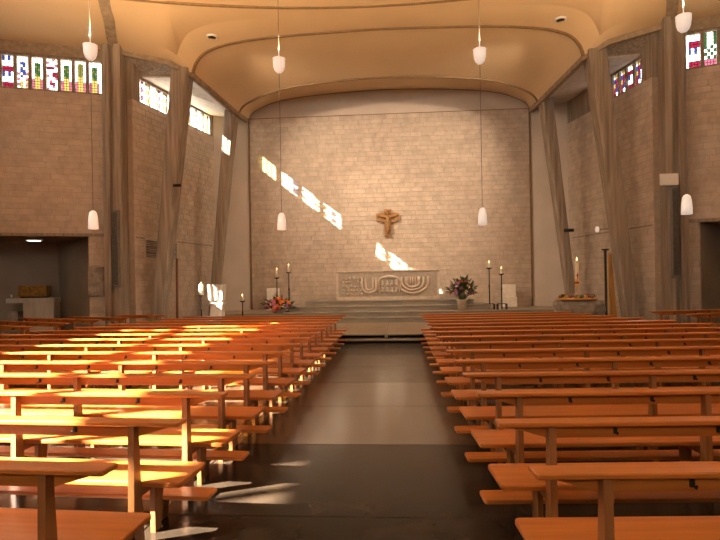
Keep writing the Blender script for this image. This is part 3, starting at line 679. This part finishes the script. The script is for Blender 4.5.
# ------------------------------------------------------------------ candles and stands
def candle_stand(x, y, z0, dish, top, label, tripod=False, group='iron candle stands', cr_=.045):
    t = thing('candle_stand', label, 'candle stand', (x, y, z0), 0, group)
    H = dish - z0
    if tripod:
        b = MB()
        for sx in (-1, 1): b.box(sx * .17 - .014, sx * .17 + .014, -.15, .15, 0, .22)
        b.box(-.17, .17, -.014, .014, .20, .228); b.build('base', 'iron', t)
    else:
        MB().lathe([(.16, 0), (.16, .02), (.05, .05), (.025, .09)], 14).build('base', 'iron', t, True)
    MB().lathe([(.022, .02), (.022, H * .55), (.034, H * .56), (.034, H * .58), (.02, H * .6), (.018, H - .02)], 10).build('stem', 'iron', t, True)
    MB().lathe([(.02, H - .05), (.09, H - .015), (.115, H + .012), (.105, H + .012), (.03, H - .002)], 14).build('drip_dish', 'iron', t, True)
    hc = top - dish
    c = MB().lathe([(cr_, H), (cr_, H + hc - .01), (cr_ * .7, H + hc)], 12).build('candle', 'wax', t, True)
    MB().lathe([(.004, H + hc), (.016, H + hc + .02), (.012, H + hc + .05), (.002, H + hc + .085)], 8).build('flame', 'flame', c, True)
    return t
candle_stand(-4.52, 21.62, .654, 2.03, 2.36, 'slim iron stand with a lit candle beside the flower bouquet, the lower of the pair')
candle_stand(-4.03, 21.62, .861 - .207, 2.24, 2.52, 'taller slim iron candle stand with lit candle behind the flower bouquet')
candle_stand(3.93, 21.35, .654, 2.26, 2.47, 'taller iron candle stand on a square foot beside the potted bouquet', True)
candle_stand(4.38, 21.25, .654, 2.02, 2.23, 'lower iron candle stand with a lit candle between the pot and the white block', True)
candle_stand(-6.40, 18.2, .24, 1.44, 1.82, 'thick lit candle on an iron stand beside the white lectern', cr_=.075)
candle_stand(-5.25, 19.2, .24, 1.18, 1.36, 'short lit candle on a low iron stand between lectern and bouquet')

# white stone lectern
am = thing('lectern', 'sculpted white marble lectern on the chancel floor', 'lectern', (-5.77, 18.0, .24), .08)
MB().slab(rrect(-.30, .30, -.26, .30, .05), 0, .10, .015).build('plinth', 'white_stone', am)
pd = MB()
pd.loft([[(x * w, y * d_, z) for x, y in ((-1, -1), (-.45, -1), (0, -.82), (.45, -1), (1, -1), (1, 1), (-1, 1))] for z, w, d_ in ((.10, .25, .22), (.5, .24, .21), (.82, .22, .20), (.93, .27, .23), (.98, .22, .18))])
pd.build('pedestal', 'white_stone', am)
bd = MB()
bd.loft([[(x * w, y * d_ - .02, z) for x, y in ((-1, -1), (-.7, -1), (-.42, -.45), (-.12, -.9), (.12, -.9), (.42, -.45), (.7, -1), (1, -1), (1, 1), (-1, 1))] for z, w, d_ in ((.98, .22, .18), (1.06, .27, .24), (1.3, .28, .25), (1.58, .31, .27))])
bd.build('carved_body', 'white_stone', am)
for ch_ in am.children: ch_.scale = (.86, .9, .985)

# stone blocks by the altar wall
for s, lb in ((-1, 'pale stone seat block against brick wall behind the bouquet'), (1, 'pale stone seat block against brick wall behind the iron candle stands')):
    t = thing('seat_block', lb, 'stone block', (s * 5.08, 23.2, .654), 0, 'stone seat blocks')
    MB().slab(rrect(-.26, .26, -.22, .25, .01), 0, .42, .01).build('seat', 'white_stone', t)
    MB().slab(rrect(-.26, .26, .02, .25, .01), .42, .95, .01).build('backrest', 'white_stone', t)

# ------------------------------------------------------------------ flowers
def flower_mesh(colr, r):
    b = MB()
    for k in range(6):
        a_ = k * PI / 3; ca_, sa_ = math.cos(a_), math.sin(a_); p_, q_ = -sa_ * r * .42, ca_ * r * .42
        b.add([(0, 0, 0), (ca_ * r * .6 + p_, sa_ * r * .6 + q_, r * .35), (ca_ * r, sa_ * r, r * .25), (ca_ * r * .6 - p_, sa_ * r * .6 - q_, r * .35), (ca_ * r * .55, sa_ * r * .55, r * .12)],
              [(0, 3, 4), (0, 4, 1), (4, 3, 2), (4, 2, 1)])
    b.ball((0, 0, r * .18), r * .45, r * .45, r * .4, 7, 4)
    return b.mesh('flower', 'fl_' + colr)
lf = MB(); lf.add([(0, 0, 0), (.035, .07, .02), (0, .17, 0), (-.035, .07, .02), (0, .08, -.008)], [(0, 1, 4), (1, 2, 4), (2, 3, 4), (3, 0, 4)])
LEAF = lf.mesh('leaf', 'leaf')
def bouquet(name, label, loc, colors, rx, rz, zc, nf, nl_, pot, seed):
    R = random.Random(seed); t = thing(name, label, 'flowers', loc)
    if pot: MB().lathe([(.001, 0), (.17, 0), (.20, .36), (.22, .42), (.205, .42), (.19, .35), (.001, .34)], 18, cap=False).build('pot', 'terracotta', t, True)
    else: MB().lathe([(.001, 0), (.22, 0), (.27, .14), (.25, .14), (.21, .08), (.001, .07)], 18, cap=False).build('bowl', 'grey_stone', t, True)
    fm = {c: flower_mesh(c, .085 + .02 * (i % 3)) for i, c in enumerate(colors)}
    zb = .36 if pot else .1
    st = MB()
    for i in range(nf + nl_):
        a_ = R.uniform(0, 2 * PI); e = math.asin(min(1, R.uniform(-.25, 1))); rr = R.uniform(.72, 1) if i < nf else R.uniform(.35, 1.02)
        v = Vector((math.cos(a_) * math.cos(e) * rx * rr, math.sin(a_) * math.cos(e) * rx * .75 * rr, zc + math.sin(e) * rz * rr))
        v.z = max(v.z, .12)
        nrm = Vector((v.x, v.y * 1.3 - .05, (v.z - zc) + .12)).normalized()
        if i < nf:
            link('flower', fm[R.choice(colors)], t, v, nrm.to_track_quat('Z', 'Y').to_euler())
            st.tube([(v.x * .12, v.y * .12, zb), (v.x * .55, v.y * .55, (zb + v.z) / 2 + .04), tuple(v)], .007, 5)
        else:
            o = link('leaf', LEAF, t, v, nrm.to_track_quat('Y', 'Z').to_euler()); k_ = R.uniform(.8, 1.6); o.scale = (k_, k_, k_)
    st.build('stems', 'leaf', t)
bouquet('flower_bouquet', 'low colourful bouquet of pink, purple and orange flowers in front of candles', (-4.30, 20.90, .654), ['pink', 'purple', 'orange', 'red', 'cream', 'pink', 'purple'], 0.56, .36, .22, 52, 120, False, 5)
bouquet('potted_bouquet', 'tall dark bouquet of dusky flowers in a pale pot beside the altar steps', (2.82, 20.93, .654), ['dusk', 'purple', 'dusk', 'cream', 'dusk', 'red', 'dusk'], .46, .50, .72, 54, 190, True, 11)

# ------------------------------------------------------------------ font with tall decorated candle (right)
ft = thing('stone_font', 'rough grey stone font on the chancel floor under the tall candle', 'font', (6.27, 18.1, .24))
rg = random.Random(4)
rings = []
for z, k in ((0, .62), (.25, .68), (.5, .78), (.72, .80), (.82, .76)):
    rings.append([(k * (1 + rg.uniform(-.05, .05)) * math.cos(2 * PI * i / 20), k * .85 * (1 + rg.uniform(-.05, .05)) * math.sin(2 * PI * i / 20), z) for i in range(20)])
MB().loft(rings).build('basin', 'grey_stone', ft)
MB().lathe([(.50, .82), (.56, .84), (.56, .86), (.42, .86), (.38, .83)], 24).build('rim', 'grey_stone', ft, True)
wr = thing('wreath', 'dry woven wreath tray lying on the stone font', 'wreath', (6.16, 18.0, 1.101))
MB().lathe([(.20, .012), (.22, 0), (.60, 0), (.64, .04), (.60, .06), (.24, .035), (.20, .012)], 26, cap=False).build('tray', 'honey', wr, True)
for i in range(20):
    a_ = 2 * PI * i / 20; x, y = .5 * math.cos(a_), .42 * math.sin(a_)
    o = MB().ball((0, 0, 0), .075, .05, .06, 7, 5).build('sprig', ['honey', 'fl_dusk', 'bronze', 'leaf'][i % 4], wr, True, (x, y, .10 + .02 * (i % 3)), (0, 0, a_))
pc = thing('paschal_candle', 'tall ivory candle with red and gold ornament standing on the stone font', 'candle', (6.18, 18.0, 1.101))
MB().lathe([(.13, 0), (.13, .03), (.085, .06), (.075, .16), (.085, .17)], 16).build('holder', 'bronze', pc, True)
MB().lathe([(.062, .12), (.062, 1.24), (.05, 1.27), (.01, 1.27)], 16).build('candle', 'wax', pc, True)
for z, c in ((.42, 'fl_yellow'), (.52, 'fl_red'), (.60, 'fl_yellow')):
    MB().lathe([(.0625, z), (.066, z + .01), (.066, z + .06), (.0625, z + .07)], 16, cap=False).build('ornament_band', c, pc, True)
b = MB(); b.box(-.012, .012, -.07, -.064, .68, .86); b.box(-.04, .04, -.0702, -.0642, .78, .81); b.build('ornament_cross', 'fl_red', pc)
MB().lathe([(.004, 1.27), (.018, 1.30), (.014, 1.34), (.002, 1.39)], 8).build('flame', 'flame', pc, True)

# iron torch post, honey board, wall lamps on the right; pole and grille on the left
t = thing('torch_post', 'dark iron post with a flat plate on top beside leaning column', 'post', (7.50, 19.1, .24))
MB().lathe([(.15, 0), (.15, .02), (.045, .04), (.042, 2.48), (.03, 2.5)], 10).build('pole', 'iron', t, True)
MB().lathe([(.03, 2.48), (.12, 2.52), (.13, 2.55), (.02, 2.55)], 14).build('plate', 'iron', t, True)
tag(MB().prism([(7.70, 19.35, .24), (7.98, 19.35, .24), (7.80, 19.35, 2.66), (7.70, 19.35, 2.66)], (0, .04, 0)).build('wooden_board', 'honey'), 'narrow honey-coloured wooden board leaning beside the concrete column', 'board')
t = thing('wall_spotlight', 'small black spotlight on an arm fixed to the inner right flank column', 'spotlight', (6.92, 20.9, 3.62)); t['label'] = 'small black spotlight on the leaning column above the tall candle'
MB().tube([(-.24, 0, 0), (.10, 0, 0)], .065, 10).build('housing', 'iron', t, True)
MB().tube([(.10, 0, 0), (.16, .1, .02), (.16, .30, .02)], .016, 6).build('arm', 'iron', t, True)
t = thing('wall_spotlight', 'small black spotlight on the leaning column above the dark wall grille', 'spotlight', (-7.10, 18.12, 5.22))
MB().tube([(-.16, -.06, 0), (.10, -.06, 0)], .05, 10).build('housing', 'iron', t, True)
MB().tube([(-.05, -.06, 0), (-.15, .05, -.02), (-.28, .10, -.02)], .014, 6).build('arm', 'iron', t, True)
t = thing('wall_lamp', 'small white ball lamp on a rod fixed to the brick wall', 'lamp', (7.78, 20.1, 3.56))
MB().ball((-.18, 0, 0), .08, .08, .12).build('globe', 'lampwhite', t, True)
MB().tube([(-.10, 0, 0), (.45, 0, .02)], .014, 6).build('rod', 'iron', t, True)
tag(MB().tube([(-7.58, 18.95, .24), (-7.55, 18.95, 2.75)], .045, 8).build('banner_pole', 'brownpole', None, True), 'thin brown wooden pole standing behind the leaning concrete column', 'pole')
gx, gy = -8.20, 19.55
ga = math.atan2(22.75 - 17.95, -7.55 + 8.62)
t = thing('wall_grille', 'square dark ventilation grille with pale frame on the brick wall', 'grille', (-8.315, 19.36, 2.74), ga)
fr = MB(); fr.box(-.95, .95, -.05, -.0, 0, .05); fr.box(-.95, .95, -.05, 0, .70, .75); fr.box(-.95, -.90, -.05, 0, .05, .70); fr.box(.90, .95, -.05, 0, .05, .70)
fr.build('frame', 'concrete_lt', t)
MB().box(-.90, .90, -.012, 0, .05, .70).build('backing', 'vent', t)
sl = MB().prism([(-.9, -.035, -.012), (-.9, -.013, .016), (-.9, -.013, .024), (-.9, -.038, -.006)], (1.8, 0, 0)).mesh('louvre', 'vent')
for i in range(10): link('louvre', sl, t, (0, 0, .085 + i * .062))

# ------------------------------------------------------------------ column loudspeakers, panel
for s, zt, lb in ((-1, 4.33, 'tall grey column loudspeaker on the concrete pillar beside chapel opening with bronze box'), (1, 4.57, 'tall grey column loudspeaker on the concrete pillar below the white panel')):
    t = thing('column_loudspeaker', lb, 'loudspeaker', (s * 8.94, 17.36, 1.77), 0, 'column loudspeakers')
    h = zt - 1.77
    MB().slab(rrect(-.10, .10, -.09, .05, .012), 0, h, .008).build('cabinet', 'grey_metal', t)
    MB().slab([(-.08, -.096), (.08, -.096), (.08, -.088), (-.08, -.088)], .06, h - .06).build('grille', 'vent', t)
    MB().box(-.05, .05, .04, .10, h * .5, h * .5 + .12).build('bracket', 'grey_metal', t)
t = thing('notice_panel', 'blank white rectangular panel on the concrete pillar above the loudspeaker', 'panel', (8.78, 17.30, 4.62))
MB().slab([(-.27, -.02), (.27, -.02), (.27, .03), (-.27, .03)], 0, .36, .006).build('board', 'white_paint', t)
MB().box(-.12, .12, .03, .10, .12, .24).build('bracket', 'grey_metal', t)

# ------------------------------------------------------------------ side chapels
t = thing('chapel_table', 'pale stone table in the dark side chapel carrying a bronze box', 'stone table', (-13.0, 19.0, 0), math.radians(14))
MB().slab(rrect(-.80, .80, -.35, .35, .02), 1.25, 1.42, .012).build('top', 'concrete_lt', t)
MB().slab(rrect(-.25, .78, -.32, .32, .02), 0, 1.25, .01).build('block', 'concrete_lt', t)
MB().slab(rrect(-.76, -.42, -.30, .30, .02), 0, .95, .01).build('side_block', 'grey_stone', t)
t = thing('tabernacle', 'bronze box standing on the stone table of the side chapel', 'box', (-12.92, 18.95, 1.421), math.radians(14))
MB().slab(rrect(-.42, .42, -.2, .2, .01), 0, .05, .005).build('foot', 'iron', t)
MB().slab(rrect(-.48, .48, -.24, .24, .015), .05, .45, .012).build('case', 'gilt', t)
d_ = MB().slab(rrect(-.40, -.01, -.256, -.238, .002), .09, .41, .004).build('door', 'gilt', t)
MB().ball((-.06, -.27, .25), .02, .02, .02).build('knob', 'gilt', d_)
d_ = MB().slab(rrect(.01, .40, -.256, -.238, .002), .09, .41, .004).build('door', 'gilt', t)
MB().ball((.06, -.27, .25), .02, .02, .02).build('knob', 'gilt', d_)
t = thing('chapel_candle', 'small candle on the stone table beside the bronze box', 'candle', (-13.66, 18.72, 1.421))
MB().lathe([(.05, 0), (.05, .012), (.02, .02), (.02, .03)], 12).build('dish', 'iron', t, True)
MB().lathe([(.028, .02), (.028, .13), (.008, .135)], 10).build('candle', 'wax', t, True)
t = thing('ceiling_light', 'round white ceiling light in the dark side chapel', 'light', (-12.4, 18.2, 3.45))
MB().lathe([(.28, .07), (.28, .02), (.25, 0), (.23, .0)], 20).build('housing', 'white_paint', t, True)
MB().lathe([(.22, -.004), (.22, .01)], 20).build('diffuser', 'bulb', t, True)
lamp('chapel_glow', 'SPOT', (-12.4, 18.2, 3.42), 6, WARM2, (-12.4, 18.2, 0), .15, 150)
t = thing('wall_ledge', 'white ledge inside the dark recess beside the notice panel pillar', 'ledge', (11.35, 18.9, 0), math.radians(-40))
MB().slab(rrect(-.9, .9, -.25, .2, .02), 1.20, 1.30, .01).build('top', 'white_paint', t)
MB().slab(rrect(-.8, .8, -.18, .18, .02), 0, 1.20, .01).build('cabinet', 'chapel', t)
tag(MB().slab([(-10.06, 17.56), (-9.62, 17.718), (-9.61, 17.772), (-10.05, 17.61)], 1.46, 2.46, .01).build('stone_plaque', 'grey_stone'), 'dark grey stone slab set into the brick jamb of the side chapel', 'plaque')

# ------------------------------------------------------------------ pendant lamps
CUP = MB().lathe([(.012, -.22), (.06, -.205), (.11, -.15), (.14, -.06), (.15, .06), (.148, .12), (.155, .13), (.145, .13), (.135, .05), (.12, -.06), (.09, -.13), (.02, -.17)], 20, cap=False).mesh('uplight_cup', 'lampwhite', True)
BUL = MB().lathe([(.012, .22), (.05, .205), (.08, .16), (.095, .08), (.105, -.05), (.11, -.20), (.10, -.20), (.095, -.05), (.085, .08), (.06, .15), (.01, .18)], 20, cap=False).mesh('downlight_shade', 'lampwhite', True)
STEM = MB().lathe([(.012, .0), (.012, .26), (.02, .27), (.02, .29), (.006, .30)], 8).mesh('stem', 'lampwhite', True)
def pendant(x, y, zt, label, k=1.0):
    t = thing('pendant_lamp', label, 'lamp', (x, y, 3.29), 0, 'white double pendant lamps')
    MB().tube([(0, 0, .2), (0, 0, zt - 3.29 + .06)], .008, 6).build('cord', 'grey_metal', t)
    link('downlight_shade', BUL, t, (0, 0, 0)); c = link('uplight_cup', CUP, t, (0, 0, 3.84)); link('stem', STEM, c, (0, 0, .02))
    MB().lathe([(.05, 0), (.05, .03), (.012, .05)], 12).build('ceiling_rose', 'lampwhite', t, True, (0, 0, zt - 3.29 - .03))
    
    lamp('pendant_uplight', 'SPOT', (x, y, 7.46), P_UP * k, WARM, (x, y, 12), .12, 165, .5)
    lamp('pendant_downlight', 'SPOT', (x, y, 3.07), P_DOWN, WARM2, (x, y, 0), .10, 130, .6)
pendant(-2.43, 13.0, 10.5, 'white pendant lamp hanging over the pews on the bouquet side of the aisle', 0.55)
pendant(2.40, 13.0, 10.5, 'white pendant lamp hanging over the pews on the tall decorated candle side of aisle', 0.55)
pendant(-6.50, 11.8, 10.45, 'white pendant lamp hanging in front of the chapel with the bronze box', 2.2)
pendant(6.45, 11.8, 10.45, 'white pendant lamp hanging in front of the pillar with the white panel', 1.9)
pendant(-8.5, 3.5, 10.45, 'white pendant lamp over the outer ends of the sunlit pews', 0.75)  # this and the next three pendants are out of view, added as fill lamps
pendant(8.5, 3.5, 10.45, 'white pendant lamp over the outer pew ends on the tall candle side', 0.75)
pendant(-5, -4, 10.45, 'white pendant lamp behind the last pew on the white lectern side', 0.75)
pendant(5, -4, 10.45, 'white pendant lamp behind the last pew on the tall candle side', 0.75)

# recessed ceiling spotlights aimed at the altar wall
for s, lb in ((-1, 'round recessed ceiling spotlight above the white lectern'), (1, 'round recessed ceiling spotlight above the tall decorated candle')):
    t = thing('recessed_spotlight', lb, 'spotlight', (s * 5.77, 17.92, 10.17), 0, 'recessed ceiling spotlights')
    MB().lathe([(.20, .04), (.20, -.01), (.185, -.018), (.14, -.012), (.13, .03)], 20, cap=False).build('ring', 'white_paint', t, True)
    MB().lathe([(.135, -.008), (.135, .03)], 16).build('lens', 'iron', t, True)
    lamp('altar_spot', 'SPOT', (s * 5.70, 17.95, 9.80), P_ALTAR, WARM2, (-.2 * s, 23.6, 5.0), .08, 84, 1.0)
    if s < 0: lamp('crucifix_spot', 'SPOT', (s * 5.60, 17.98, 9.80), 2400.0, WARM2, (.35, 23.6, 4.5), .06, 34, 1.0)
